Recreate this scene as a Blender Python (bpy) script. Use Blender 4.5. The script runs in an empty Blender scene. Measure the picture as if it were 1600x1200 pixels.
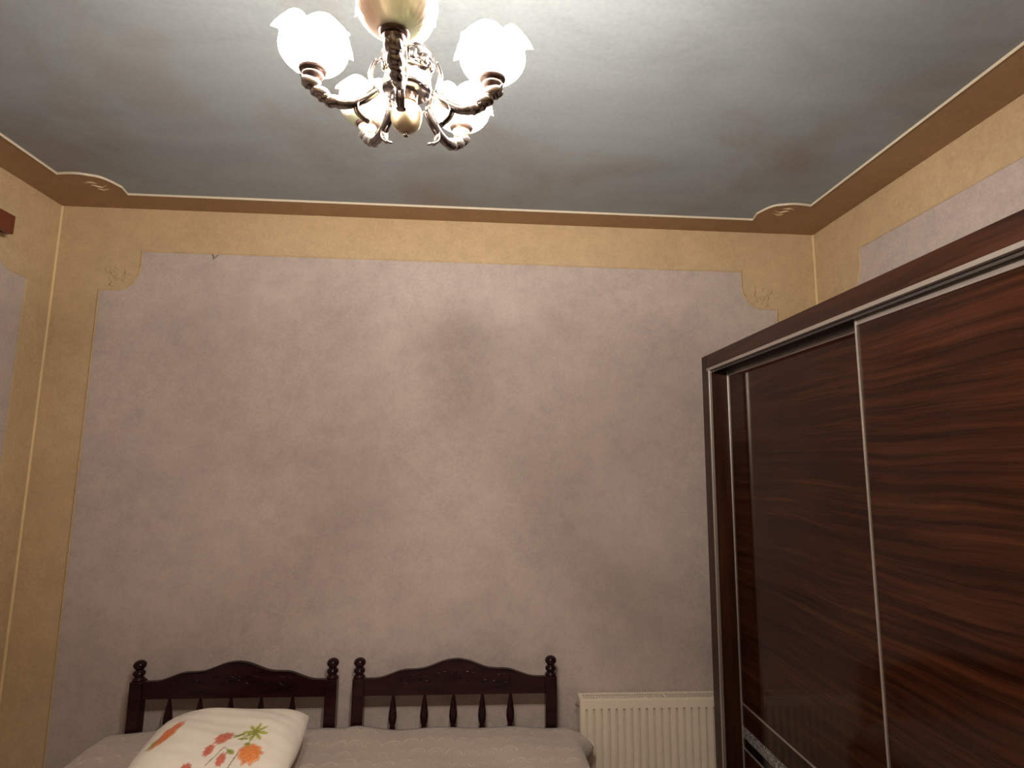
import bpy, bmesh, math, random
from math import sin, cos, pi, radians, sqrt
from mathutils import Vector, Matrix
random.seed(7)
S = bpy.context.scene
COL = S.collection

# ---------------------------------------------------------------- camera
FPX, PITCH, YAW, ROLL, CAMZ = 888.8, 0.139668, 0.066728, 0.011041, 1.75
fw = Vector((sin(YAW)*cos(PITCH), cos(YAW)*cos(PITCH), sin(PITCH)))
rt = Vector((cos(YAW), -sin(YAW), 0)); up = rt.cross(fw)
r2 = cos(ROLL)*rt + sin(ROLL)*up; u2 = -sin(ROLL)*rt + cos(ROLL)*up
cd = bpy.data.cameras.new('camera'); cam = bpy.data.objects.new('camera', cd); COL.objects.link(cam)
cd.sensor_width = 36; cd.lens = FPX/1600*36; cd.clip_start = 0.05
M3 = Matrix((r2, u2, -fw)).transposed()
cam.matrix_world = Matrix.Translation((0, 0, CAMZ)) @ M3.to_4x4()
S.camera = cam

# ---------------------------------------------------------------- world, exposure, lamp strength
w = bpy.data.worlds.new('night'); S.world = w; w.use_nodes = True
w.node_tree.nodes['Background'].inputs[0].default_value = (0.02, 0.025, 0.04, 1)
w.node_tree.nodes['Background'].inputs[1].default_value = 0.2
S.view_settings.view_transform = 'Standard'; S.view_settings.look = 'None'
S.view_settings.gamma = 1; S.view_settings.use_curve_mapping = False
S.view_settings.exposure = 0.8
BULB_WATTS = 42.0
LAMP_RGB = (1.0, 0.90, 0.80)

# ---------------------------------------------------------------- helpers
def mesh_obj(name, me, mat, parent=None, loc=None, smooth=False):
    o = bpy.data.objects.new(name, me); COL.objects.link(o)
    if mat is not None: me.materials.append(mat)
    if smooth:
        for p in me.polygons: p.use_smooth = True
    if parent: o.parent = parent
    if loc: o.location = loc
    return o
def from_bm(name, bm, mat, parent=None, loc=None, smooth=False):
    bmesh.ops.recalc_face_normals(bm, faces=bm.faces)
    me = bpy.data.meshes.new(name); bm.to_mesh(me); bm.free()
    return mesh_obj(name, me, mat, parent, loc, smooth)
def add_box(bm, a, b, bevel=0.0):
    a = Vector(a); b = Vector(b); c = (a+b)/2; d = b-a
    m = Matrix.Translation(c) @ Matrix.Diagonal((abs(d.x), abs(d.y), abs(d.z), 1))
    r = bmesh.ops.create_cube(bm, size=1, matrix=m)
    if bevel > 0:
        es = set()
        for v in r['verts']: es.update(v.link_edges)
        bmesh.ops.bevel(bm, geom=list(es), offset=bevel, segments=2, profile=0.5, affect='EDGES')
def box(name, a, b, mat, parent=None, bevel=0.0, loc=None):
    bm = bmesh.new(); add_box(bm, a, b, bevel)
    return from_bm(name, bm, mat, parent, loc)
def tag(o, label=None, cat=None, group=None, kind=None):
    if label: o['label'] = label
    if cat: o['category'] = cat
    if group: o['group'] = group
    if kind: o['kind'] = kind
    return o
def empty(name, loc, label, cat, group=None):
    o = bpy.data.objects.new(name, None); COL.objects.link(o); o.location = loc
    o.empty_display_size = 0.1
    return tag(o, label, cat, group)
def add_lathe(bm, prof, seg=32, M=None, cap=True):
    rings = []
    for r, z in prof:
        if r < 1e-5: rings.append([bm.verts.new((0, 0, z))])
        else: rings.append([bm.verts.new((r*cos(2*pi*i/seg), r*sin(2*pi*i/seg), z)) for i in range(seg)])
    for a, b in zip(rings, rings[1:]):
        for i in range(seg):
            j = (i+1) % seg
            if len(a) == 1 and len(b) == 1: continue
            if len(a) == 1: bm.faces.new((a[0], b[i], b[j]))
            elif len(b) == 1: bm.faces.new((a[i], b[0], a[j]))
            else: bm.faces.new((a[i], a[j], b[j], b[i]))
    if cap:
        for r in (rings[0], rings[-1]):
            if len(r) > 1: bm.faces.new(r)
    vs = [v for r in rings for v in r]
    if M is not None: bmesh.ops.transform(bm, matrix=M, verts=vs)
def catmull(P, n=8):
    P = [Vector(p) for p in P]; out = []
    Q = [2*P[0]-P[1]] + P + [2*P[-1]-P[-2]]
    for i in range(1, len(Q)-2):
        a, b, c, d = Q[i-1:i+3]
        for k in range(n):
            t = k/n
            out.append(0.5*((2*b)+(-a+c)*t+(2*a-5*b+4*c-d)*t*t+(-a+3*b-3*c+d)*t**3))
    out.append(P[-1]); return out
def add_sweep(bm, path, w, h, side, seg=12, twist=None, lump=None):
    """elliptical sweep; path points, w(t) half width along `side`, h(t) half height"""
    rings = []; n = len(path); side = Vector(side)
    for i, p in enumerate(path):
        t = i/(n-1)
        tg = (path[min(i+1, n-1)]-path[max(i-1, 0)]).normalized()
        s = (side-tg*side.dot(tg)).normalized(); u = tg.cross(s)
        ww, hh = w(t), h(t); ring = []
        for k in range(seg):
            a = 2*pi*k/seg
            m = 1+(lump(t, a) if lump else 0)
            ring.append(bm.verts.new(p+s*(ww*m*cos(a))+u*(hh*m*sin(a))))
        rings.append(ring)
    for a, b in zip(rings, rings[1:]):
        for k in range(seg):
            j = (k+1) % seg; bm.faces.new((a[k], a[j], b[j], b[k]))
    bm.faces.new(rings[0]); bm.faces.new(rings[-1])
def add_tube(bm, path, r, seg=8):
    path = [Vector(p) for p in path]; n = len(path); rings = []
    ref = Vector((0.13, 0.21, 0.97))
    for i, p in enumerate(path):
        tg = (path[min(i+1, n-1)]-path[max(i-1, 0)]).normalized()
        s = tg.cross(ref)
        if s.length < .1: s = tg.cross(Vector((1, 0, 0)))
        s.normalize(); u = tg.cross(s)
        rr = r(i/(n-1)) if callable(r) else r
        rings.append([bm.verts.new(p+s*rr*cos(2*pi*k/seg)+u*rr*sin(2*pi*k/seg)) for k in range(seg)])
    for a, b in zip(rings, rings[1:]):
        for k in range(seg):
            j = (k+1) % seg; bm.faces.new((a[k], a[j], b[j], b[k]))
    bm.faces.new(rings[0]); bm.faces.new(rings[-1])
def add_prism(bm, pts, d):
    """pts: list of 3D points (planar), extruded by vector d"""
    d = Vector(d)
    a = [bm.verts.new(p) for p in pts]; b = [bm.verts.new(Vector(p)+d) for p in pts]
    n = len(a)
    for i in range(n):
        j = (i+1) % n; bm.faces.new((a[i], b[i], b[j], a[j]))
    if n <= 4:
        bm.faces.new(a); bm.faces.new(list(reversed(b)))
    else:
        for ring in (a, b):
            es = [bm.edges.get((ring[i], ring[(i+1) % n])) for i in range(n)]
            bmesh.ops.triangle_fill(bm, use_beauty=True, use_dissolve=False, edges=es)
    bm.normal_update()

# ---------------------------------------------------------------- materials
def new_mat(name):
    m = bpy.data.materials.new(name); m.use_nodes = True
    nt = m.node_tree; b = nt.nodes['Principled BSDF']
    return m, nt, b
def N(nt, typ, **kw):
    n = nt.nodes.new(typ)
    for k, v in kw.items():
        if k.startswith('i_'):
            key = k[2:].replace('_', ' ')
            n.inputs[key].default_value = v
        else: setattr(n, k, v)
    return n
def ramp(nt, fac, stops):
    r = nt.nodes.new('ShaderNodeValToRGB'); cr = r.color_ramp
    while len(cr.elements) < len(stops): cr.elements.new(0.5)
    for e, (p, c) in zip(cr.elements, stops):
        e.position = p; e.color = (*c, 1) if len(c) == 3 else c
    nt.links.new(fac, r.inputs[0]); return r.outputs[0]
def mix(nt, fac, a, b, mode='MIX'):
    m = nt.nodes.new('ShaderNodeMix'); m.data_type = 'RGBA'; m.blend_type = mode
    for v, s in ((fac, m.inputs[0]), (a, m.inputs[6]), (b, m.inputs[7])):
        if isinstance(v, (int, float)): s.default_value = v
        elif isinstance(v, tuple): s.default_value = (*v, 1)
        else: nt.links.new(v, s)
    return m.outputs[2]
def coords(nt, scale=(1, 1, 1), rot=(0, 0, 0), loc=(0, 0, 0)):
    tc = nt.nodes.new('ShaderNodeTexCoord'); mp = nt.nodes.new('ShaderNodeMapping')
    nt.links.new(tc.outputs['Object'], mp.inputs[0])
    mp.inputs['Scale'].default_value = scale; mp.inputs['Rotation'].default_value = rot
    mp.inputs['Location'].default_value = loc
    return mp.outputs[0]
def noise(nt, vec, scale, detail=4, rough=.55, dist=0.0):
    n = N(nt, 'ShaderNodeTexNoise', i_Scale=scale, i_Detail=detail, i_Roughness=rough, i_Distortion=dist)
    nt.links.new(vec, n.inputs['Vector']); return n.outputs['Fac']
def bump(nt, b, h, strength, dist=0.002):
    n = N(nt, 'ShaderNodeBump', i_Strength=strength, i_Distance=dist)
    nt.links.new(h, n.inputs['Height']); nt.links.new(n.outputs[0], b.inputs['Normal'])
def plain(name, col, rough=.5, metal=0, coat=0, spec=.5):
    m, nt, b = new_mat(name)
    v = coords(nt); f = noise(nt, v, 40, 3)
    c = mix(nt, f, tuple(x*.93 for x in col), tuple(min(1, x*1.05) for x in col))
    nt.links.new(c, b.inputs['Base Color'])
    b.inputs['Roughness'].default_value = rough; b.inputs['Metallic'].default_value = metal
    b.inputs['Coat Weight'].default_value = coat; b.inputs['Coat Roughness'].default_value = .05
    b.inputs['Specular IOR Level'].default_value = spec
    return m
def paper(name, c1, c2, fleck, fine=90, bscale=60, bst=.35, blot=2.2, rough=.62):
    m, nt, b = new_mat(name); v = coords(nt)
    big = noise(nt, v, blot, 5, .6); med = noise(nt, v, 14, 5, .65); fn = noise(nt, v, fine, 3, .6)
    a = ramp(nt, big, [(.34, c1), (.66, c2)])
    a = mix(nt, .35, a, ramp(nt, med, [(.35, tuple(x*.82 for x in c1)), (.65, tuple(min(1, x*1.12) for x in c2))]))
    a = mix(nt, .16, a, ramp(nt, fn, [(.35, tuple(x*.6 for x in c1)), (.65, tuple(min(1, x*1.3) for x in c2))]))
    if fleck:
        vs = coords(nt, (1, 1, 2.2)); fl = noise(nt, vs, 40, 6, .8, 1.6); msk = noise(nt, v, 5, 2)
        k = N(nt, 'ShaderNodeMath', operation='MULTIPLY')
        nt.links.new(ramp(nt, fl, [(.58, (0, 0, 0)), (.64, (1, 1, 1))]), k.inputs[0])
        nt.links.new(ramp(nt, msk, [(.48, (.08, .08, .08)), (.60, (.6, .6, .6))]), k.inputs[1])
        a = mix(nt, k.outputs[0], a, fleck)
    nt.links.new(a, b.inputs['Base Color']); b.inputs['Roughness'].default_value = rough
    b.inputs['Specular IOR Level'].default_value = .3
    bump(nt, b, noise(nt, v, bscale, 6, .7), bst, .0012)
    return m
M_PANEL = paper('lavender_wallpaper', (.395, .335, .310), (.475, .40, .362), (.37, .27, .225))
M_WALL = paper('yellow_wallpaper', (.46, .335, .195), (.515, .38, .225), None, fine=70)
M_BEAD = plain('cream_bead', (.66, .50, .28), .6)
M_TAN = paper('tan_ceiling_paint', (.28, .165, .080), (.33, .20, .10), None, fine=60)
M_MOULD = plain('pale_moulding', (.62, .54, .42), .5)
def ceiling_mat():
    m, nt, b = new_mat('grey_blue_ceiling'); v = coords(nt)
    vd = coords(nt, (.6, 1.5, 1), (0, 0, .5))
    big = noise(nt, v, .9, 4, .55, .4); br = noise(nt, vd, 3.2, 7, .68, .8); fn = noise(nt, v, 60, 3)
    a = ramp(nt, big, [(.36, (.215, .246, .262)), (.64, (.270, .303, .315))])
    a = mix(nt, .45, a, ramp(nt, br, [(.3, (.178, .198, .208)), (.52, (.250, .281, .294)), (.72, (.300, .340, .355))]))
    st = noise(nt, coords(nt, (1, 1, 1), (0, 0, 0), (3.3, 1.7, 0)), 1.1, 6, .66, .6)
    a = mix(nt, ramp(nt, st, [(.47, (0, 0, 0)), (.64, (.8, .8, .8))]), a, (.205, .17, .145))
    a = mix(nt, .1, a, ramp(nt, fn, [(.35, (.15, .15, .15)), (.65, (.4, .4, .4))]))
    nt.links.new(a, b.inputs['Base Color']); b.inputs['Roughness'].default_value = .6
    b.inputs['Specular IOR Level'].default_value = .3
    bump(nt, b, noise(nt, v, 50, 6, .7), .25, .001)
    return m
M_CEIL = ceiling_mat()
def walnut(name, axis='y', gloss=True, dark=1.0):
    m, nt, b = new_mat(name)
    if axis == 'y': s1, s2, s3 = (1, .6, 13), (1, 1.0, 42), (1, 3, 150)
    else: s1, s2, s3 = (5.5, 5.5, .55), (38, 38, 1.1), (120, 120, 3)
    wv = noise(nt, coords(nt, (1, .9, 1.1) if axis == 'y' else (1.1, 1, .9)), 1.6, 3, .5)
    off = N(nt, 'ShaderNodeMath', operation='MULTIPLY'); off.inputs[1].default_value = .07
    nt.links.new(wv, off.inputs[0])
    cb = N(nt, 'ShaderNodeCombineXYZ')
    nt.links.new(off.outputs[0], cb.inputs[2 if axis == 'y' else 1])
    def c2(s):
        tc = N(nt, 'ShaderNodeTexCoord'); ad = N(nt, 'ShaderNodeVectorMath', operation='ADD')
        nt.links.new(tc.outputs['Object'], ad.inputs[0]); nt.links.new(cb.outputs[0], ad.inputs[1])
        mp = N(nt, 'ShaderNodeMapping'); nt.links.new(ad.outputs[0], mp.inputs[0])
        mp.inputs['Scale'].default_value = s; return mp.outputs[0]
    n1 = noise(nt, c2(s1), 2.0, 5, .62, .2); n2 = noise(nt, c2(s2), 1.3, 5, .6, .4); n3 = noise(nt, c2(s3), 1.5, 3, .6)
    d = dark
    a = ramp(nt, n1, [(.30, (.016*d, .0050*d, .0025*d)), (.46, (.030*d, .0092*d, .0043*d)), (.60, (.043*d, .0138*d, .0060*d)), (.78, (.066*d, .022*d, .009*d))])
    a = mix(nt, .75, a, ramp(nt, n2, [(.32, (.25, .22, .2)), (.5, (.8, .8, .8)), (.68, (1.35, 1.25, 1.15))]), 'MULTIPLY')
    a = mix(nt, .35, a, ramp(nt, n3, [(.35, (.45, .45, .45)), (.6, (1.2, 1.2, 1.2))]), 'MULTIPLY')
    nt.links.new(a, b.inputs['Base Color'])
    b.inputs['Roughness'].default_value = .075 if gloss else .35
    b.inputs['Specular IOR Level'].default_value = .18 if gloss else .3
    return m
M_DOOR = walnut('glossy_walnut_door')
M_FRAMEH = walnut('walnut_frame_horizontal', 'y', False, .9)
M_FRAMEV = walnut('walnut_frame_vertical', 'z', False, .9)
M_ALU = plain('brushed_aluminium', (.54, .50, .47), .38, .85)
M_TRACK = plain('dark_track', (.09, .075, .075), .4, .6)
M_BLACKGLASS = plain('black_lacquer', (.008, .006, .006), .06)
def glitter():
    m, nt, b = new_mat('silver_glitter')
    vo = N(nt, 'ShaderNodeTexVoronoi', i_Scale=330.0); nt.links.new(coords(nt), vo.inputs['Vector'])
    sep = N(nt, 'ShaderNodeSeparateColor'); nt.links.new(vo.outputs['Color'], sep.inputs[0])
    nt.links.new(ramp(nt, sep.outputs[0], [(.3, (.06, .055, .06)), (.75, (.55, .53, .56)), (1, (1, 1, 1))]), b.inputs['Base Color'])
    b.inputs['Metallic'].default_value = .55; b.inputs['Roughness'].default_value = .4
    return m
M_GLIT = glitter()
def mahogany():
    m, nt, b = new_mat('dark_mahogany')
    n1 = noise(nt, coords(nt, (1, 6, 6)), 6, 5, .6)
    nt.links.new(ramp(nt, n1, [(.35, (.010, .003, .004)), (.65, (.026, .006, .007))]), b.inputs['Base Color'])
    b.inputs['Roughness'].default_value = .16; b.inputs['Specular IOR Level'].default_value = .22
    return m
M_MAHOG = mahogany()
M_PELMET = plain('red_brown_wood', (.13, .028, .012), .35)
M_RAD = plain('cream_radiator_enamel', (.72, .63, .52), .35)
M_RADD = plain('radiator_inside', (.10, .09, .075), .7)
M_BRASS = plain('dull_valve_metal', (.35, .30, .24), .35, .9)
def chrome():
    m, nt, b = new_mat('antique_silver'); v = coords(nt)
    n1 = noise(nt, v, 60, 4, .6)
    nt.links.new(ramp(nt, n1, [(.35, (.16, .14, .14)), (.6, (.38, .35, .345))]), b.inputs['Base Color'])
    b.inputs['Metallic'].default_value = 1; b.inputs['Roughness'].default_value = .2
    return m
M_CHROME = chrome()
M_LOBE = plain('polished_silver_relief', (.50, .47, .46), .32, 1)
M_BRONZE = plain('bronze_gallery', (.17, .12, .105), .35, .9)
M_IVORY = plain('ivory_ceramic', (.50, .42, .28), .25, 0, .3)
M_SOCKET = plain('beige_socket', (.24, .19, .13), .4)
M_WHITECER = plain('white_ceramic', (.85, .80, .70), .25, 0, .3)
def glass_shade(name, lit):
    m = bpy.data.materials.new(name); m.use_nodes = True; nt = m.node_tree; nt.nodes.clear()
    out = N(nt, 'ShaderNodeOutputMaterial'); v = coords(nt)
    n1 = noise(nt, v, 9, 2, .5); n2 = noise(nt, coords(nt, (1, 1, 1), (0, 0, 0), (4, 7, 1)), 8, 2, .5)
    if lit: col = ramp(nt, n1, [(.4, (.93, .91, .86)), (.6, (.95, .92, .9))])
    else:
        col = ramp(nt, n1, [(.38, (.50, .57, .44)), (.5, (.58, .56, .50)), (.62, (.64, .50, .47))])
        col = mix(nt, ramp(nt, n2, [(.4, (0, 0, 0)), (.65, (.6, .6, .6))]), col, (.62, .57, .50))
    tr = N(nt, 'ShaderNodeBsdfTranslucent'); df = N(nt, 'ShaderNodeBsdfDiffuse'); tp = N(nt, 'ShaderNodeBsdfTransparent')
    gl = N(nt, 'ShaderNodeBsdfGlossy', i_Roughness=.15)
    for s in (tr, df): nt.links.new(col, s.inputs['Color'])
    if lit: tp.inputs['Color'].default_value = (1, .97, .93, 1)
    else: tp.inputs['Color'].default_value = (.9, .82, .68, 1)
    m1 = N(nt, 'ShaderNodeMixShader'); m1.inputs[0].default_value = .5 if lit else .4
    nt.links.new(df.outputs[0], m1.inputs[1]); nt.links.new(tr.outputs[0], m1.inputs[2])
    m2 = N(nt, 'ShaderNodeMixShader')
    lw = N(nt, 'ShaderNodeLayerWeight', i_Blend=.5)     # frosted glass: clearer face-on, denser where it is seen edge-on
    mp = N(nt, 'ShaderNodeMapRange'); nt.links.new(lw.outputs['Facing'], mp.inputs[0])
    mp.inputs[1].default_value = .1; mp.inputs[2].default_value = .8
    mp.inputs[3].default_value =   .72 if lit else .10; mp.inputs[4].default_value = .10 if lit else .0
    nt.links.new(mp.outputs[0], m2.inputs[0])
    nt.links.new(m1.outputs[0], m2.inputs[1]); nt.links.new(tp.outputs[0], m2.inputs[2])
    m3 = N(nt, 'ShaderNodeMixShader'); m3.inputs[0].default_value = .05
    nt.links.new(m2.outputs[0], m3.inputs[1]); nt.links.new(gl.outputs[0], m3.inputs[2])
    nt.links.new(m3.outputs[0], out.inputs[0]); return m
M_SHADE = glass_shade('lit_frosted_glass', True)
M_PEARL = glass_shade('pearl_glass', False)
def bulb_mat(on):
    m = bpy.data.materials.new('bulb_on' if on else 'bulb_off'); m.use_nodes = True; nt = m.node_tree; nt.nodes.clear()
    out = N(nt, 'ShaderNodeOutputMaterial'); tp = N(nt, 'ShaderNodeBsdfTransparent')
    if on: e = N(nt, 'ShaderNodeEmission', i_Strength=60.0); e.inputs['Color'].default_value = (1, .9, .78, 1)
    else: e = N(nt, 'ShaderNodeBsdfDiffuse'); e.inputs['Color'].default_value = (.8, .78, .72, 1)
    mx = N(nt, 'ShaderNodeMixShader'); mx.inputs[0].default_value = .6
    nt.links.new(e.outputs[0], mx.inputs[1]); nt.links.new(tp.outputs[0], mx.inputs[2])
    nt.links.new(mx.outputs[0], out.inputs[0]); return m
M_BULB = bulb_mat(True); M_BULBOFF = bulb_mat(False)
def spread_mat():
    m, nt, b = new_mat('embroidered_bedspread')
    tc = N(nt, 'ShaderNodeTexCoord'); sp = N(nt, 'ShaderNodeSeparateXYZ'); nt.links.new(tc.outputs['Object'], sp.inputs[0])
    def mth(op, a, b_=None, c=None):
        n = N(nt, 'ShaderNodeMath', operation=op)
        for i, x in enumerate((a, b_, c)):
            if x is None: continue
            if isinstance(x, (int, float)): n.inputs[i].default_value = x
            else: nt.links.new(x, n.inputs[i])
        return n.outputs[0]
    wob = noise(nt, tc.outputs['Object'], 9, 2)
    x = mth('ADD', sp.outputs[0], mth('MULTIPLY', wob, .03)); y = mth('ADD', sp.outputs[1], mth('MULTIPLY', wob, .05))
    v = mth('DIVIDE', y, .085); row = mth('FLOOR', v); fv = mth('FRACT', v)
    u = mth('ADD', mth('DIVIDE', x, .075), mth('MULTIPLY', row, .5)); fu = mth('SUBTRACT', mth('FRACT', u), .5)
    dd = mth('SQRT', mth('ADD', mth('MULTIPLY', fu, fu), mth('MULTIPLY', mth('MULTIPLY', fv, fv), .8)))
    l1 = mth('SUBTRACT', 1.0, mth('MULTIPLY', mth('ABSOLUTE', mth('SUBTRACT', dd, .44)), 11)); l1 = mth('MAXIMUM', l1, 0.0)
    l2 = mth('SUBTRACT', 1.0, mth('MULTIPLY', mth('ABSOLUTE', mth('SUBTRACT', dd, .24)), 14)); l2 = mth('MAXIMUM', l2, 0.0)
    ln = mth('MAXIMUM', l1, mth('MULTIPLY', l2, .6))
    brk = ramp(nt, noise(nt, tc.outputs['Object'], 30, 3), [(.4, (.15, .15, .15)), (.6, (1, 1, 1))])
    msk = mth('MULTIPLY', ln, brk)
    base = mix(nt, noise(nt, tc.outputs['Object'], 3.5, 4), (.41, .335, .285), (.52, .43, .37))
    base = mix(nt, noise(nt, tc.outputs['Object'], 160, 3, .7), mix(nt, .3, base, (.2, .15, .13)), base)
    col = mix(nt, mth('MULTIPLY', msk, .55), base, (.70, .60, .52))
    nt.links.new(col, b.inputs['Base Color']); b.inputs['Roughness'].default_value = .75
    b.inputs['Sheen Weight'].default_value = .2
    h = mth('ADD', msk, mth('MULTIPLY', noise(nt, tc.outputs['Object'], 130, 4, .7), .8))
    bump(nt, b, h, .7, .004); return m
M_SPREAD = spread_mat()
def pillow_mat():
    m, nt, b = new_mat('printed_cotton')
    at = N(nt, 'ShaderNodeAttribute', attribute_name='print')
    f = noise(nt, coords(nt), 22, 3)
    c = mix(nt, .12, at.outputs['Color'], ramp(nt, f, [(.35, (.6, .58, .55)), (.65, (1, 1, 1))]), 'MULTIPLY')
    nt.links.new(c, b.inputs['Base Color']); b.inputs['Roughness'].default_value = .7
    bump(nt, b, noise(nt, coords(nt), 12, 4, .6), .35, .01); return m
M_PILLOW = pillow_mat()
M_MATTRESS = plain('mattress_ticking', (.55, .5, .45), .8)
def floor_mat():
    m, nt, b = new_mat('brown_floor_covering')
    f = noise(nt, coords(nt, (1, 5, 1)), 6, 5)
    nt.links.new(ramp(nt, f, [(.35, (.12, .065, .035)), (.65, (.2, .115, .065))]), b.inputs['Base Color'])
    b.inputs['Roughness'].default_value = .4; return m
M_FLOOR = floor_mat()

# ---------------------------------------------------------------- room shell
XL, XR, YB, YR, ZC = -2.116, 1.864, 2.90, -0.95, CAMZ+1.279
T = .12
tag(box('floor', (XL-T, YR-T, -.1), (XR+T, YB+T, 0), M_FLOOR), kind='structure')
tag(box('ceiling', (XL-T, YR-T, ZC+.005), (XR+T, YB+T, ZC+.14), M_CEIL), kind='structure')
wb = tag(box('wall_back', (XL-T, YB, 0), (XR+T, YB+T, ZC+.005), M_WALL), kind='structure')
wl = tag(box('wall_left', (XL-T, YR, 0), (XL, YB, ZC+.005), M_WALL), kind='structure')
wr = tag(box('wall_right', (XR, YR, 0), (XR+T, YB, ZC+.005), M_WALL), kind='structure')
wf = tag(box('wall_front', (XL-T, YR-T, 0), (XR+T, YR, ZC+.005), M_WALL), kind='structure')

# tan border round the ceiling with scalloped corners
ix0, ix1, iy1, iy0 = -1.905, 1.640, 2.735, YR+.165
def corner(cx, cy, sx, sy):
    """notch outline at an inner corner; points run from the x side to the y side"""
    loc = [(0, -.182), (-.045, -.190), (-.095, -.192), (-.140, -.180), (-.176, -.165), (-.198, -.132), (-.212, -.092), (-.218, -.072), (-.210, -.030), (-.204, 0)]
    loc = [(p.x, p.y) for p in catmull([(a, b, 0) for a, b in loc[:8]], 4)] + loc[9:]
    return [(cx+sx*a, cy+sy*b) for a, b in loc]
c1 = corner(ix1, iy1, 1, 1); c2 = corner(ix0, iy1, -1, 1); c3 = corner(ix0, iy0, -1, -1); c4 = corner(ix1, iy0, 1, -1)
inner = c1 + c2[::-1] + c3 + c4[::-1]
bm = bmesh.new()
def ring_prism(bm, outer, inner, z0, z1):
    """flat ring between a rectangle and the inner outline"""
    lv = {}
    for z in (z0, z1):
        o = [bm.verts.new((x, y, z)) for x, y in outer]; i = [bm.verts.new((x, y, z)) for x, y in inner]
        es = [bm.edges.new((o[k], o[(k+1) % len(o)])) for k in range(len(o))]+[bm.edges.new((i[k], i[(k+1) % len(i)])) for k in range(len(i))]
        bmesh.ops.triangle_fill(bm, use_beauty=True, use_dissolve=False, edges=es)
        lv[z] = (o, i)
    for q in (0, 1):
        a, b = lv[z0][q], lv[z1][q]
        for k in range(len(a)):
            j = (k+1) % len(a); bm.faces.new((a[k], a[j], b[j], b[k]))
ring_prism(bm, [(XL+.001, YR+.001), (XR-.001, YR+.001), (XR-.001, YB-.001), (XL+.001, YB-.001)], inner, ZC, ZC+.005)
tag(from_bm('trim_1', bm, M_TAN), kind='structure')
# pale moulding strip that follows the inner edge
bm = bmesh.new(); n = len(inner)
prev = None; rings = []
for k in range(n):
    p = Vector((*inner[k], 0)); a = Vector((*inner[k-1], 0)); b = Vector((*inner[(k+1) % n], 0))
    t1 = (p-a).normalized(); t2 = (b-p).normalized()
    m = (t1+t2).normalized(); nn = Vector((-m.y, m.x, 0)); sc = 1/max(.45, m.dot(t1))
    sec = [(-.003, 0), (-.003, -.003), (-.0012, -.005), (.0012, -.005), (.003, -.002), (.003, .0049), (-.009, .0)]
    rings.append([bm.verts.new(p+nn*(q*sc)+Vector((0, 0, ZC+z))) for q, z in sec[:6]])
for k in range(n):
    a, b = rings[k], rings[(k+1) % n]
    for q in range(6):
        j = (q+1) % 6; bm.faces.new((a[q], a[j], b[j], b[q]))
tag(from_bm('trim_2', bm, M_MOULD), kind='structure')

# lavender panels with stepped corners (u along the wall, z up); thin bead around
def panel_outline(u0, u1, z0, z1):
    """outline with concave rounded notches in the two upper corners"""
    def notch(sgn, ue):
        # from the vertical edge up to the top edge
        pts = [(.0, -.205), (.085, -.205)] + [(.085+.105*sin(a), -.205+.14*(1-cos(a))) for a in [pi/2*k/10 for k in range(1, 11)]] + [(.19, 0)]
        return [(ue+sgn*a, z1+b) for a, b in pts]
    l = notch(1, u0); r = notch(-1, u1)
    return [(u0, z0)] + l + r[::-1] + [(u1, z0)]
def wall_panel(parent, axis, plane, inward, u0, u1, z0, z1):
    out = panel_outline(u0, u1, z0, z1)
    th = .004*inward
    def P(u, z, d=0): return (u, plane+d, z) if axis == 'x' else (plane+d, u, z)
    bm = bmesh.new(); add_prism(bm, [P(u, z, 0) for u, z in out], (0, th, 0) if axis == 'x' else (th, 0, 0))
    o = from_bm('wallpaper_panel', bm, M_PANEL, parent); o['label'] = 'mottled lavender-grey wallpaper panel with stepped rounded upper corners'
    bm = bmesh.new(); n = len(out); rings = []
    for k in range(n):
        p = Vector(out[k]); a = Vector(out[k-1]); b = Vector(out[(k+1) % n])
        t1 = (p-a).normalized(); t2 = (b-p).normalized(); m = (t1+t2).normalized(); nn = Vector((-m.y, m.x)); sc = 1/max(.5, m.dot(t1))
        rings.append([bm.verts.new(P(*(p+nn*q*sc), d*inward)) for q, d in ((-.001, .0), (-.001, .007), (.003, .0085), (.0065, .006), (.008, 0))])
    for k in range(n):
        a, b = rings[k], rings[(k+1) % n]
        for q in range(4): bm.faces.new((a[q], a[q+1], b[q+1], b[q]))
    from_bm('panel_bead', bm, M_WALL, parent)
PT = CAMZ+1.048
wall_panel(wb, 'x', YB, -1, -1.885, 1.625, .10, PT)
wall_panel(wl, 'y', XL, 1, YR+.2, 2.728, .10, PT)
wall_panel(wr, 'y', XR, -1, YR+.2, 2.72, .10, PT+.012)
# corner beads and raised plaster curls
for i, x in enumerate((XL, XR)):
    s = 1 if i == 0 else -1
    bm = bmesh.new(); add_tube(bm, [(x+s*.004, YB-.004, .02), (x+s*.004, YB-.004, ZC-.002)], .0065, 8)
    tag(from_bm('trim_%d' % (3+i), bm, M_BEAD), kind='structure')
def curls(parent, cx, cz, sg):
    bm = bmesh.new()
    sh = [[(-.035, .055), (-.03, .02), (-.038, -.01), (-.02, -.03), (-.028, -.045)],
          [(-.005, -.005), (.005, -.022), (.018, -.02), (.012, -.04)],
          [(.03, .03), (.04, .01), (.03, -.005), (.042, -.02), (.03, -.05)],
          [(.055, .04), (.06, .02), (.052, .0)], [(.0, .05), (.012, .03), (.004, .018)], [(.018, -.055), (.03, -.062), (.045, -.055)]]
    for s in sh:
        path = catmull([(cx+sg*a, YB-.004, cz+b) for a, b in s], 5)
        add_tube(bm, path, lambda t: .0075*(1-.75*abs(2*t-1)), 6)
    tag(from_bm('plaster_ornament', bm, M_WALL, parent), 'raised plaster curls in the yellow corner')
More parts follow.
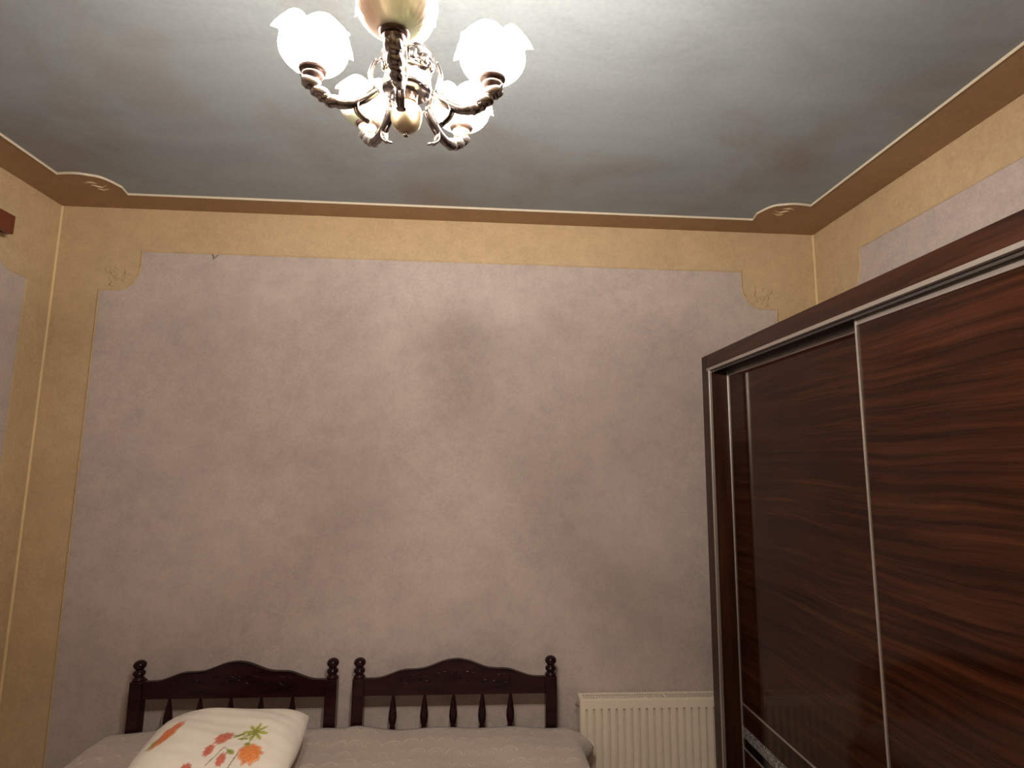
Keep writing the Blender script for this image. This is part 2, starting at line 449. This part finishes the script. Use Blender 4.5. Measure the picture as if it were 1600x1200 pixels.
curls(wb, -1.800, PT-.115, -1); curls(wb, 1.54, PT-.120, 1)
def ceil_curls(cx, cy, sg, idx):
    bm = bmesh.new()
    for s in ([(-.04, 0), (-.01, .018), (.02, .0), (.04, .01)], [(-.01, -.02), (.02, -.028), (.05, -.015)], [(-.03, .035), (0, .045), (.02, .035)]):
        add_tube(bm, catmull([(cx+sg*a, cy+b, ZC-.001) for a, b in s], 5), lambda t: .006*(1-.7*abs(2*t-1)), 6)
    tag(from_bm('trim_%d' % idx, bm, M_WALL), kind='structure')
ceil_curls(1.535, 2.62, 1, 5); ceil_curls(-1.79, 2.65, -1, 6)
# baseboards
for nm, a, b in (('baseboard_back', (XL, YB-.015, 0), (XR, YB, .08)), ('baseboard_left', (XL, YR, 0), (XL+.015, YB-.016, .08)),
                 ('baseboard_right', (XR-.015, YR, 0), (XR, YB-.016, .08)), ('baseboard_front', (XL+.016, YR, 0), (XR-.016, YR+.015, .08))):
    tag(box(nm, a, b, M_PELMET, bevel=.003), kind='structure')

# ---------------------------------------------------------------- wardrobe with two sliding doors
WX, WY1, WY0, WZ1 = 1.10, 2.655, .28, CAMZ+.522
W = empty('wardrobe', (WX, WY0, 0), 'tall walnut wardrobe with two glossy sliding doors and silver profiles', 'wardrobe')
L = WY1-WY0; D = XR-.03-WX
def lz(z): return CAMZ+z
box('side_panel', (0, L-.075, 0), (D, L, WZ1), M_FRAMEV, W, .0015)
box('side_panel', (0, 0, 0), (D, .075, WZ1), M_FRAMEV, W, .0015)
zt = lz(.458)
box('top_panel', (0, .0755, zt), (D, L-.0755, WZ1), M_FRAMEH, W, .0015)
box('plinth', (.0, .0755, 0), (D, L-.0755, .08), M_FRAMEH, W, .0015)
box('back_panel', (D-.012, .0755, .0805), (D, L-.0755, zt-.0005), M_FRAMEV, W)
o = box('edge_profile', (-.003, .0605, zt-.013), (.012, L-.0605, zt+.0), M_ALU, W, .001); o['label'] = 'horizontal silver edge profile under the top board'
box('edge_profile', (-.003, L-.0880, .085), (.010, L-.0755, zt-.0135), M_ALU, W, .001)
box('edge_profile', (-.003, .0755, .085), (.010, .0880, zt-.0135), M_ALU, W, .001)
bm = bmesh.new()   # track: a plate with three hanging lips
add_box(bm, (.0125, .0765, zt-.006), (.135, L-.0765, zt-.0002))
for x in (.0125, .070, .128): add_box(bm, (x, .0765, zt-.022), (x+.004, L-.0765, zt-.0062))
from_bm('top_track', bm, M_TRACK, W)
bm = bmesh.new(); add_box(bm, (.02, .0765, .0802), (.135, L-.0765, .087))
for x in (.045, .10): add_box(bm, (x, .0765, .087), (x+.004, L-.0765, .094))
from_bm('bottom_track', bm, M_ALU, W)
def door(x, y0, y1, lab):
    d = bpy.data.objects.new('sliding_door', None); COL.objects.link(d); d.parent = W; d['label'] = lab
    ztop = lz(.4440); zr = lz(.4205); th = .022
    e = .0075
    z_s = lz(-1.020)
    def part(n, a, b, m, bev=.0): return box(n, a, b, m, d, bev)
    part('door_panel', (x, y0+e, z_s+.004), (x+.018, y1-e, zr), M_DOOR)
    part('top_rail', (x-.004, y0+e, zr), (x+th, y1-e, ztop), M_ALU, .001)
    part('silver_strip', (x-.003, y0+e, z_s-.004), (x+.018, y1-e, z_s+.004), M_ALU, .0008)
    part('wood_strip', (x, y0+e, lz(-1.110)), (x+.018, y1-e, z_s-.004), M_DOOR)
    part('glitter_strip', (x, y0+e, lz(-1.158)), (x+.018, y1-e, lz(-1.110)), M_GLIT)
    part('black_panel', (x, y0+e, lz(-1.196)), (x+.018, y1-e, lz(-1.158)), M_BLACKGLASS)
    part('silver_strip', (x-.003, y0+e, lz(-1.204)), (x+.018, y1-e, lz(-1.196)), M_ALU, .0008)
    part('lower_panel', (x, y0+e, .12), (x+.018, y1-e, lz(-1.204)), M_DOOR)
    part('bottom_rail', (x-.004, y0+e, .096), (x+th, y1-e, .12), M_ALU, .001)
    part('handle_profile', (x-.006, y1-e, .096), (x+th, y1, ztop), M_ALU, .002)
    part('handle_profile', (x-.006, y0, .096), (x+th, y0+e, ztop), M_ALU, .002)
door(.092, 1.565-WY0, WY1-WY0-.077, 'rear sliding door, set deeper in the track')
door(.037, .357-WY0, 1.590-WY0, 'front sliding door, nearest the viewer')

# ---------------------------------------------------------------- curtain pelmet
P = empty('curtain_pelmet', (XL, 2.507, lz(.965)), 'red-brown wooden curtain pelmet end high on the left wall', 'pelmet')
box('front_board', (.078, -2.6, 0), (.100, 0, .084), M_PELMET, P, .003)
box('top_board', (.0005, -2.6, .064), (.0778, 0, .084), M_PELMET, P, .002)
box('end_board', (.0005, -.02, 0), (.0778, 0, .0638), M_PELMET, P, .002)
box('rail', (.02, -2.6, .03), (.05, -.0205, .0638), M_PELMET, P, .002)

# ---------------------------------------------------------------- radiator
RX0, RX1 = .524, 1.60
R = empty('radiator', (RX0, 2.79, 0), 'cream fluted panel radiator on the wall between bed and wardrobe', 'radiator')
Wd = RX1-RX0; zt_, zb_ = lz(-1.088), lz(-1.60)
bm = bmesh.new()   # pressed front sheet with vertical flutes
pitch = .0357; u0 = .020; nfl = int((Wd-.04)/pitch)
xs = [0.0, .014]
prof = []
for k in range(nfl):
    a = u0+k*pitch
    prof += [(a, .0), (a+.001, .013), (a+.0085, .013), (a+.0105, 0)]
us = [(0, 0), (.008, 0)]+prof+[(Wd-.008, 0), (Wd, 0)]
zs = [zt_, zt_-.034, zt_-.041, zb_+.041, zb_+.034, zb_]; fz = [0, 0, 1, 1, 0, 0]
grid = [[bm.verts.new((u, d*f, z)) for u, d in us] for z, f in zip(zs, fz)]
for a, b in zip(grid, grid[1:]):
    for i in range(len(a)-1): bm.faces.new((a[i], a[i+1], b[i+1], b[i]))
bk = [[bm.verts.new((u, .014, z)) for u in (0, Wd)] for z in (zt_, zb_)]
bm.faces.new((bk[0][0], bk[0][1], bk[1][1], bk[1][0]))
bm.faces.new([g[0] for g in grid]+[bk[1][0], bk[0][0]]); bm.faces.new([g[-1] for g in grid]+[bk[1][1], bk[0][1]])
bm.faces.new(grid[0]+[bk[0][1], bk[0][0]]); bm.faces.new(grid[-1]+[bk[1][1], bk[1][0]])
from_bm('front_panel', bm, M_RAD, R)
box('rear_panel', (.0, .068, zb_), (Wd, .080, zt_-.006), M_RAD, R, .001)
box('side_cover', (-.004, .002, zb_+.02), (-.0002, .080, zt_+.004), M_RAD, R, .001)
box('side_cover', (Wd+.0002, .002, zb_+.02), (Wd+.004, .080, zt_+.004), M_RAD, R, .001)
box('convector_fins', (.03, .016, zb_+.03), (Wd-.03, .066, zt_-.03), M_RADD, R)
bm = bmesh.new()
add_box(bm, (.0, .004, zt_+.0005), (Wd, .013, zt_+.007)); add_box(bm, (.0, .070, zt_+.0005), (Wd, .080, zt_+.007))
add_box(bm, (.0, .0131, zt_+.0005), (.016, .0699, zt_+.007)); add_box(bm, (Wd-.016, .0131, zt_+.0005), (Wd, .0699, zt_+.007))
add_box(bm, (.40, .0131, zt_+.0005), (.412, .0699, zt_+.0068))
from_bm('grille_frame', bm, M_RAD, R)
bm = bmesh.new(); k = 0
while .02+k*.0125 < Wd-.024:
    x = .02+k*.0125; k += 1
    if .392 < x < .414: continue
    ps = [(x, .0132, zt_+.005), (x+.0045, .0132, zt_+.005), (x+.0095, .0698, zt_+.005), (x+.005, .0698, zt_+.005)]
    add_prism(bm, ps, (0, 0, .001))
tag(from_bm('grille_bars', bm, M_RAD, R), kind='stuff')
bm = bmesh.new(); add_lathe(bm, [(0, 0), (.009, 0), (.009, .008), (.005, .009), (.005, .016), (0, .016)], 12, Matrix.Translation((-.0042, .045, zt_-.03)) @ Matrix.Rotation(-pi/2, 4, 'Y'))
from_bm('air_vent', bm, M_BRASS, R, smooth=False)
for x in (.15, Wd-.15): box('wall_bracket', (x, .0802, zb_+.1), (x+.03, .1055, zt_-.05), M_RAD, R)
for x in (.05, Wd-.05):
    bm = bmesh.new(); add_tube(bm, [(x, .04, zb_+.02), (x, .04, .002)], .011, 12); from_bm('pipe', bm, M_RAD, R, smooth=True)

# ---------------------------------------------------------------- beds
BZ = .551
def bed(name_label, x0, x1, slx, length=1.98):
    HY = 2.80
    B = empty('single_bed', ((x0+x1)/2, HY, 0), name_label, 'bed', 'pair of dark single beds pushed together')
    c = (x0+x1)/2; w2 = (x1-x0)/2
    for s in (-1, 1):
        p = box('post', (s*w2-.026, -.026, 0), (s*w2+.026, .026, lz(-.972)), M_MAHOG, B, .004)
        bm = bmesh.new()
        pr = [(0, 0), (.024, 0), (.026, .005), (.022, .011), (.016, .014), (.019, .018), (.0255, .026), (.0255, .034), (.019, .041), (.0145, .044),
              (.019, .049), (.0255, .057), (.0275, .065), (.0245, .074), (.017, .081), (.007, .085), (0, .0855)]
        add_lathe(bm, pr, 24); from_bm('finial', bm, M_MAHOG, p, (s*w2, 0, lz(-.9725)), True)
    # camel-back rail
    H = [(0, 0), (.06, .001), (.10, .007), (.14, .018), (.19, .032), (.23, .037), (.28, .038), (.325, .043), (.37, .055), (.42, .070), (.46, .078), (.5, .081)]
    H = H+[(1-t, h) for t, h in H[-2::-1]]
    Hs = catmull([(t, 0, h) for t, h in H], 4)
    zl, zb = lz(-.977), lz(-1.048); a = -w2+.0262; b = w2-.0262
    pts = [(a+(b-a)*p.x, -.014, zl+p.z) for p in Hs]+[(b, -.014, zb), (a, -.014, zb)]
    bm = bmesh.new(); add_prism(bm, pts, (0, .028, 0))
    bmesh.ops.recalc_face_normals(bm, faces=bm.faces); bm.normal_update()
    top = [e for e in bm.edges if all(v.co.z > zb+.02 for v in e.verts) and abs(e.verts[0].co.y-e.verts[1].co.y) < .001 and len(e.link_faces) == 2 and abs(e.link_faces[0].normal.dot(e.link_faces[1].normal)) < .5]
    bmesh.ops.bevel(bm, geom=top, offset=.004, segments=2, affect='EDGES')
    rail = from_bm('headboard_rail', bm, M_MAHOG, B)
    # carved flower and scrolls, raised on the face
    bm = bmesh.new()
    def petal(x, z, ang, l, wd):
        M = Matrix.Translation((x, -.014, z)) @ Matrix.Rotation(-ang, 4, 'Y') @ Matrix.Diagonal((l, .0035, wd, 1))
        bmesh.ops.create_uvsphere(bm, u_segments=10, v_segments=6, radius=1, matrix=M)
    zc = lz(-.968)
    for k in range(6): petal(.017*cos(k*pi/3+.5), zc+.013*sin(k*pi/3+.5), k*pi/3+.5, .013, .006)
    petal(0, zc, 0, .007, .007)
    for s in (-1, 1):
        for dx, dz, an, l in ((.05, .018, .1, .018), (.085, .010, -.2, .018), (.05, -.018, -.5, .014), (.13, -.02, .3, .017), (.165, -.008, .9, .012), (.20, .004, -.1, .014)):
            petal(s*dx, zc+dz, an*s, l, .0045)
        add_tube(bm, catmull([(s*(.22+q[0]), -.0145, zc-.012+q[1]) for q in ((-.03, -.006), (0, -.018), (.03, -.006), (.022, .014), (.0, .016), (-.004, .004))], 5), .0028, 6)
    tag(from_bm('carving', bm, M_MAHOG, rail, smooth=True), kind='stuff')
    for sx in slx:
        bm = bmesh.new(); L0 = zb-.30
        pr = [(0, 0), (.006, 0), (.009, .02), (.014, .05), (.018, .08), (.0185, .10), (.015, .12), (.010, .132), (.0125, .14), (.0145, .15), (.0125, .16), (.010, .168), (.0155, .18), (.0188, .20), (.0185, .218), (.0155, .24), (.0115, .262), (.008, .282), (.006, .292), (.0055, .30), (0, .30)]
        add_lathe(bm, pr, 20); from_bm('spindle', bm, M_MAHOG, B, (sx-c, 0, L0), True)
    box('lower_rail', (a, -.014, zb-.37), (b, .014, zb-.3002), M_MAHOG, B, .003)
    for s in (-1, 1):
        box('side_rail', (s*(w2-.004)-.012, -length, .30), (s*(w2-.004)+.012, -.0265, .44), M_MAHOG, B, .003)
        box('foot_post', (s*w2-.026, -length-.054, 0), (s*w2+.026, -length-.002, .50), M_MAHOG, B, .004)
    box('footboard', (a, -length-.040, .26), (b, -length-.014, .48), M_MAHOG, B, .004)
    box('slat_base', (-w2+.02, -length+.005, .34), (w2-.02, -.03, .362), M_MAHOG, B)
    box('mattress', (-w2+.022, -length+.01, .3625), (w2-.022, -.034, .545), M_MATTRESS, B, .03)
    return B
bed('left dark mahogany single bed, behind the flowered pillow', -1.465, -.618, [-1.325, -1.192, -1.059, -.927, -.789])
bed('right dark mahogany single bed, beside the radiator', -.497, .383, [-.340, -.198, -.066, .066, .196])

# bedspread over both beds
def spread():
    xa, xb, ya, yb = -1.530, .440, 2.762, .70
    nx, ny = 150, 110; vs = []; fs = []
    rnd = random.Random(3)
    ph = [rnd.uniform(0, 6.28) for _ in range(12)]
    def hump(x, y):
        h = .006*sin(9*x+ph[0])*sin(6*y+ph[1])+.005*sin(17*x+2*sin(3*y)+ph[2])+.004*sin(23*y+4*x+ph[3])
        h += .010*math.exp(-((x+.56)/.05)**2)*-1
        h += .012*math.exp(-((x+.45)/.16)**2)*math.exp(-((y-2.74)/.12)**2)
        h += .012*math.exp(-((x+1.33)/.15)**2)*math.exp(-((y-2.74)/.12)**2)
        return h
    drop = .33
    # parametric coordinate u runs left hem -> top -> right hem ; v from headboard to foot hem
    def along(s, a, b, r=.045):
        """returns (pos, dz): s in [-drop, (b-a)+drop]"""
        ln = b-a
        if s < 0:
            d = -s; ang = min(pi/2, d/r)
            if d < r*pi/2: return a-r*sin(ang)*1.0, -r*(1-cos(ang))
            return a-r-.012*(d-r*pi/2)/drop, -r-(d-r*pi/2)
        if s > ln:
            p, z = along(ln-s, a, b, r); return b+(a-p), z
        return a+s, 0
    us = [-drop+(xb-xa+2*drop)*i/nx for i in range(nx+1)]
    vv = [(ya-yb+drop)*j/ny for j in range(ny+1)]
    for v in vv:
        for u in us:
            x, dz = along(u, xa, xb)
            ln = ya-yb
            if v > ln: y0, dz2 = along(v-ln+ln, 0, ln); y = ya-y0
            else: y, dz2 = ya-v, 0
            z = BZ+.022+max(dz+dz2, -.36)
            t = 1 if dz == 0 and dz2 == 0 else max(0, 1+(dz+dz2)*12)
            z += hump(x, y)*max(t, .3)
            # hanging folds
            if dz < -.02:
                k = min(1, -dz/.3); s = -1 if u < 0 else 1
                x += s*(.012+.018*sin(y*17+ph[4])*k+.01*sin(y*31+ph[5])*k)
                # back corner flares out on the right
                if s > 0: x += .07*math.exp(-((y-2.72)/.06)**2)*math.exp(-((dz+.075)/.045)**2)
            if dz2 < -.02: y -= (.012+.018*sin(x*15+ph[6])*min(1, -dz2/.3))
            # back edge droops slightly between headboard spindles
            vs.append((x, y, z))
    for j in range(ny):
        for i in range(nx):
            a = j*(nx+1)+i; fs.append((a, a+1, a+nx+2, a+nx+1))
    me = bpy.data.meshes.new('bedspread'); me.from_pydata(vs, [], fs); me.update()
    o = mesh_obj('bedspread', me, M_SPREAD, smooth=True)
    s = o.modifiers.new('thickness', 'SOLIDIFY'); s.thickness = .010; s.offset = 1
    return tag(o, 'beige embroidered bedspread with scallop stitching, laid over both beds', 'bedspread')
spread()

# pillow with flower print
def pillow():
    nu, nv = 230, 170
    a, b, h = .28, .20, .085
    vs, fs, cols = [], [], []
    P0 = Vector((-.905, 2.34, .690))
    rot = Matrix.Rotation(radians(1), 3, 'Z') @ Matrix.Rotation(radians(10), 3, 'X')
    CREAM = (.72, .66, .58)
    def blob(x, y, cx, cy, rx, ry, ang=0, n=0, amp=0):
        dx, dy = x-cx, y-cy; c, s = cos(ang), sin(ang); p, q = (dx*c+dy*s)/rx, (-dx*s+dy*c)/ry
        r = sqrt(p*p+q*q); th = math.atan2(q, p); return r/(1+(amp*sin(n*th) if n else 0))
    def seg(x, y, x0, y0, x1, y1, w):
        vx, vy = x1-x0, y1-y0; t = max(0, min(1, ((x-x0)*vx+(y-y0)*vy)/(vx*vx+vy*vy)))
        return math.hypot(x-x0-t*vx, (y-y0-t*vy))/w
    def lerp(c1, c2, t): return tuple(p+(q-p)*t for p, q in zip(c1, c2))
    FL = PRINT
    def colour(x, y):
        c = CREAM
        for it in FL:
            k = it[0]
            if k == 'stem' and seg(x, y, *it[1:6]) < 1: c = (.22, .20, .10)
            elif k == 'leaf':
                _, cx, cy, l, w_, an = it
                r = blob(x, y, cx, cy, l, w_, an)
                if r < 1: c = lerp((.16, .20, .04), (.30, .32, .07), r)
            elif k == 'star':
                _, cx, cy, rr, sy = it
                dx, dy = (x-cx), (y-cy)/sy; r = math.hypot(dx, dy); th = math.atan2(dy, dx)
                if r < rr*(.25+.75*abs(cos(4.0*th+.3))**1.6): c = lerp((.20, .22, .03), (.42, .42, .08), min(1, r/rr*1.2))
            elif k == 'flower':
                _, cx, cy, rx, ry, an, c1_, c2_ = it
                r = blob(x, y, cx, cy, rx, ry, an, 9, .09+.05*sin(3*math.atan2(y-cy, x-cx)+cx*90))
                if r < 1:
                    dx, dy = (x-cx)/rx, (y-cy)/ry; th = math.atan2(dy, dx)
                    s = .5+.5*sin(9*th+14*r+3*sin(dx*9)); c = lerp(c1_, c2_, s*.8)
                    if r > .82: c = lerp(c, CREAM, .35)
                    if sin(x*900+3*sin(y*500)) > .75: c = lerp(c, (.35, .06, .03), .35)
        return c
    def surf(u, v, side):
        # squircle outline
        x = u*sqrt(max(0, 1-v*v*.10)); y = v*sqrt(max(0, 1-u*u*.10))
        e = max(0, (1-abs(u)**3.2))**.48*max(0, (1-abs(v)**3.0))**.48
        wr = .008*sin(5*u+3*v+1)*sin(4*v-2)+.0012*sin(23*v+7*u)
        z = side*(h*e*(1.0 if side > 0 else .85)+wr*e)
        return x*a, y*b, z
    for side in (1, -1):
        base = len(vs)
        for j in range(nv+1):
            for i in range(nu+1):
                u = -cos(pi*i/nu); v = -cos(pi*j/nv)
                x, y, z = surf(u, v, side)
                p = rot @ Vector((x, y, z)); vs.append(tuple(p)); cols.append(colour(x, y) if side > 0 else CREAM)
        for j in range(nv):
            for i in range(nu):
                q = base+j*(nu+1)+i; f = (q, q+1, q+nu+2, q+nu+1); fs.append(f if side > 0 else f[::-1])
    me = bpy.data.meshes.new('pillow'); me.from_pydata(vs, [], fs); me.update()
    at = me.color_attributes.new('print', 'FLOAT_COLOR', 'POINT')
    at.data.foreach_set('color', [q for c in cols for q in (*c, 1)])
    bm = bmesh.new(); bm.from_mesh(me); bmesh.ops.remove_doubles(bm, verts=bm.verts, dist=.00005); bm.to_mesh(me); bm.free()
    o = mesh_obj('pillow', me, M_PILLOW, loc=P0, smooth=True)
    return tag(o, 'plump cream pillow printed with orange and red flowers and green leaves', 'pillow')
RED, RED2, ORG, ORG2 = (.50, .10, .07), (.62, .22, .14), (.62, .16, .03), (.75, .30, .08)
PRINT = [('stem', .085, -.18, .128, -.08, .0022), ('stem', .128, -.08, .134, -.035, .0022), ('stem', .0, -.06, .12, -.03, .0015), ('stem', .01, -.16, .05, -.105, .0018), ('stem', .05, -.105, .079, -.122, .0013),
         ('flower', .031, -.055, .027, .036, -.5, RED, RED2), ('flower', .0, -.108, .017, .022, -.4, RED, RED2), ('flower', .055, -.145, .016, .022, 0, RED, RED2),
         ('flower', .147, -.126, .041, .038, 0, ORG, ORG2), ('flower', -.185, -.02, .024, .075, -.45, ORG, RED2), ('flower', -.05, -.17, .02, .02, 0, RED, RED2),
         ('leaf', .080, -.042, .024, .008, .9), ('leaf', .079, -.124, .017, .007, -.4), ('leaf', .100, -.066, .018, .006, .1), ('leaf', -.215, -.06, .03, .006, 1.2), ('leaf', .125, -.092, .012, .008, 0),
         ('star', .129, -.025, .046, 1.05)]
pillow()

# ---------------------------------------------------------------- small hook at the panel's top edge
bm = bmesh.new(); hx, hz = -1.338, lz(1.034)
add_tube(bm, catmull([(hx-.012, YB-.009, hz+.012), (hx-.004, YB-.014, hz-.004), (hx, YB-.018, hz-.014), (hx+.006, YB-.014, hz-.004), (hx+.014, YB-.009, hz+.008)], 5), .0022, 6)
tag(from_bm('wall_hook', bm, M_BRASS, smooth=True), 'tiny bent wire hook at the upper edge of the lavender wall panel', 'hook')

# ---------------------------------------------------------------- chandelier
CH = empty('chandelier', (-.1115, .806, lz(.5612)), 'five-arm silver chandelier with frilled glass shades, hanging from the grey ceiling', 'chandelier')
TILT = math.atan(.10)
CH.rotation_euler = (TILT, 0, 0); CH.scale = (.72, .72, .72)
# column
def lathe_part(name, prof, mat, parent, seg=40, loc=None):
    bm = bmesh.new(); add_lathe(bm, prof, seg); return from_bm(name, bm, mat, parent, loc, True)
lathe_part('finial', [(0, -.100), (.004, -.0995), (.0055, -.096), (.0035, -.092), (.006, -.090), (0, -.089)], M_CHROME, CH, 20)
lathe_part('bottom_ball', [(0, -.0905), (.010, -.0895), (.021, -.084), (.029, -.074), (.0325, -.062), (.0330, -.051), (.0335, -.050), (.0335, -.047), (.032, -.0465), (.029, -.037), (.023, -.030), (.018, -.027), (0, -.027)], M_IVORY, CH)
lathe_part('ring_collar', [(0, -.0268), (.020, -.0268), (.0225, -.024), (.020, -.0215), (.0225, -.019), (.020, -.0165), (.023, -.014), (.020, -.0115), (.024, -.009), (.0245, -.006), (0, -.006)], M_BRONZE, CH)
lathe_part('arm_plate', [(0, -.0058), (.046, -.0058), (.052, -.002), (.052, .003), (.044, .007), (0, .0075)], M_CHROME, CH)
lathe_part('ivory_cup', [(0, .0078), (.040, .0078), (.048, .014), (.050, .022), (.044, .030), (.030, .034), (0, .0342)], M_IVORY, CH)
lathe_part('crown_drum', [(0, .0344), (.034, .0344), (.030, .040), (.040, .043), (.046, .050), (.038, .055), (.046, .060), (.054, .067), (.056, .075), (.048, .082), (.034, .086), (.020, .090), (0, .090)], M_CHROME, CH)
bm = bmesh.new()
for k in range(10):
    a = 2*pi*k/10
    bmesh.ops.create_uvsphere(bm, u_segments=10, v_segments=6, radius=.0105, matrix=Matrix.Translation((.047*cos(a), .047*sin(a), .055)) @ Matrix.Diagonal((1, 1, 1.4, 1)))
from_bm('drum_beads', bm, M_CHROME, CH, smooth=True)
def cup_profile(o, i): return o+i[::-1]
lathe_part('stem_vase', [(0, .0902), (.016, .0905), (.020, .100), (.030, .115), (.045, .133), (.054, .152), (.060, .172), (.062, .190), (.059, .200), (.056, .198), (.059, .188), (.056, .170), (.044, .148), (.030, .125), (.012, .110), (.012, .20), (0, .20)], M_WHITECER, CH)
TOPZ = (ZC+.005-lz(.5612))/cos(TILT)/.72
bm = bmesh.new(); add_tube(bm, [(0, 0, .2002), (0, 0, TOPZ-.07)], .006, 12); from_bm('stem', bm, M_CHROME, CH, smooth=True)
lathe_part('canopy', [(0, TOPZ-.0698), (.012, TOPZ-.066), (.03, TOPZ-.05), (.05, TOPZ-.03), (.052, TOPZ-.012), (0, TOPZ-.0125)], M_CHROME, CH)

def frill(seed, offs):
    """scalloped tulip shade, open at the top"""
    rnd = random.Random(seed); off = offs
    nt_, nr = 120, 26
    prof = [(0.024, 0), (.034, .003), (.049, .012), (.061, .027), (.0665, .043), (.066, .057), (.0635, .067), (.065, .075), (.071, .082)]
    pr = catmull([(r, 0, z) for r, z in prof], 3); n = len(pr)
    vs, fs = [], []
    for j, p in enumerate(pr):
        t = j/(n-1); k = max(0, (t-.52)/.48)**1.6; rib = .0003*min(1, t*3)
        for i in range(nt_):
            a = 2*pi*i/nt_; s = abs(cos(3*(a+off)))
            r = p.x*(1-.02*(1-s)*t)+k*.016*((1-s)**1.3)-k*.006*s+rib*sin(a*36)
            z = p.z*.88+k*(.034*s**.65-.024)
            vs.append((r*cos(a), r*sin(a), z))
    for j in range(n-1):
        for i in range(nt_):
            q = j*nt_+i; q2 = j*nt_+(i+1) % nt_; fs.append((q, q2, q2+nt_, q+nt_))
    me = bpy.data.meshes.new('shade'); me.from_pydata(vs, [], fs); me.update()
    return me
# the arm silhouette in its own (r, z) plane, measured from the photo
PA = catmull([(.062, 0, -.012), (.088, 0, -.036), (.118, 0, -.053), (.150, 0, -.056), (.174, 0, -.044), (.192, 0, -.028), (.212, 0, -.012)], 8)
PB = catmull([(.050, 0, .066), (.066, 0, .045), (.074, 0, .018), (.070, 0, -.008), (.084, 0, -.028), (.099, 0, -.048), (.099, 0, -.066), (.086, 0, -.078), (.076, 0, -.083)], 6)
ON = (1, 3, 4)
for k in range(5):
    phi = .0042+k*2*pi/5              # 0 = towards the viewer, growing to the left
    ang = -pi/2-phi
    Rz = Matrix.Rotation(ang, 4, 'Z')
    A = bpy.data.objects.new('arm', None); COL.objects.link(A); A.parent = CH; A.rotation_euler = (0, 0, ang)
    bm = bmesh.new()
    add_sweep(bm, PA, lambda t: (.009+.005*t)*(1 if t < .9 else max(.2, (1-t)*9)), lambda t: (.009+.004*t)*(1 if t < .9 else max(.2, (1-t)*9)), (0, 1, 0), 14,
              lump=lambda t, a: .18*sin(2*pi*(t*9)+a)*(1 if t > .45 else 0))
    from_bm('branch', bm, M_CHROME, A, smooth=True)
    bm = bmesh.new()
    for q, (s_, r_) in enumerate(((.52, .9), (.68, 1.0), (.84, 1.1))):
        p = PA[int(s_*(len(PA)-1))]; p2 = PA[int(s_*(len(PA)-1))+1]; tg = (p2-p).normalized(); nrm = Vector((-tg.z, 0, tg.x))
        for sd in (-1, 1):
            c = p+Vector((0, sd*.0085*r_, 0))+nrm*.002
            Mx = Matrix((tg, Vector((0, 1, 0)), nrm)).transposed().to_4x4()
            bmesh.ops.create_uvsphere(bm, u_segments=14, v_segments=8, radius=1, matrix=Matrix.Translation(c) @ Mx @ Matrix.Rotation(sd*-.0, 4, 'X') @ Matrix.Rotation(.55, 4, 'Y') @ Matrix.Diagonal((.0175*r_, .0075*r_, .0088*r_, 1)))
    from_bm('leaf_lobes', bm, M_LOBE, A, smooth=True)
    bm = bmesh.new()
    add_sweep(bm, PB, lambda t: .0055+.005*sin(pi*t)**.8+(.003 if t > .9 else 0), lambda t: .0032, (0, 1, 0), 10)
    add_sweep(bm, [p+Vector((.004, 0, 0)) for p in PB[4:-4]], lambda t: .0022, lambda t: .0035, (0, 1, 0), 8)
    from_bm('scroll', bm, M_CHROME, A, smooth=True)
    lathe_part('socket', [(0, -.021), (.010, -.021), (.016, -.018), (.0205, -.012), (.021, -.0085), (.0195, -.0065), (0, -.0065)], M_SOCKET if k in (2, 3) else M_BRONZE, A, 28, (.188, 0, 0))
    lathe_part('gallery', [(0, -.0063), (.021, -.0063), (.0265, -.003), (.0285, .004), (.0275, .0085), (.0258, .0085), (.0262, .004), (.022, -.001), (0, -.001)], M_BRONZE, A, 32, (.188, 0, 0))
    on = k in ON
    sh = mesh_obj('glass_shade', frill(k+1, pi/6-(pi/2+(.1, .12, .2, -.1, .2)[k]-ang)), M_SHADE if on else M_PEARL, CH, smooth=True)
    sh.location = Rz @ Vector((.188, 0, .0005)); sh.rotation_euler = (0, 0, ang)
    if not on: so = sh.modifiers.new('t', 'SOLIDIFY'); so.thickness = .0018; so.offset = 0
    sh['label'] = 'lit frosted white glass shade with frilled rim' if on else 'unlit pearly cream glass shade with frilled rim'
    bm = bmesh.new(); add_lathe(bm, [(0, -.0008), (.012, -.0008), (.013, .018), (.0125, .044), (.0125, .060), (.015, .070), (.0165, .077), (.0145, .085), (.008, .091), (0, .093)], 20)
    bl = from_bm('bulb', bm, M_BULB if on else M_BULBOFF, sh, smooth=True)
    if on:
        ld = bpy.data.lights.new('lamp', 'POINT'); ld.energy = BULB_WATTS; ld.color = LAMP_RGB; ld.shadow_soft_size = .012
        lo = bpy.data.objects.new('bulb_light', ld); COL.objects.link(lo); lo.parent = sh; lo.location = (0, 0, .082)
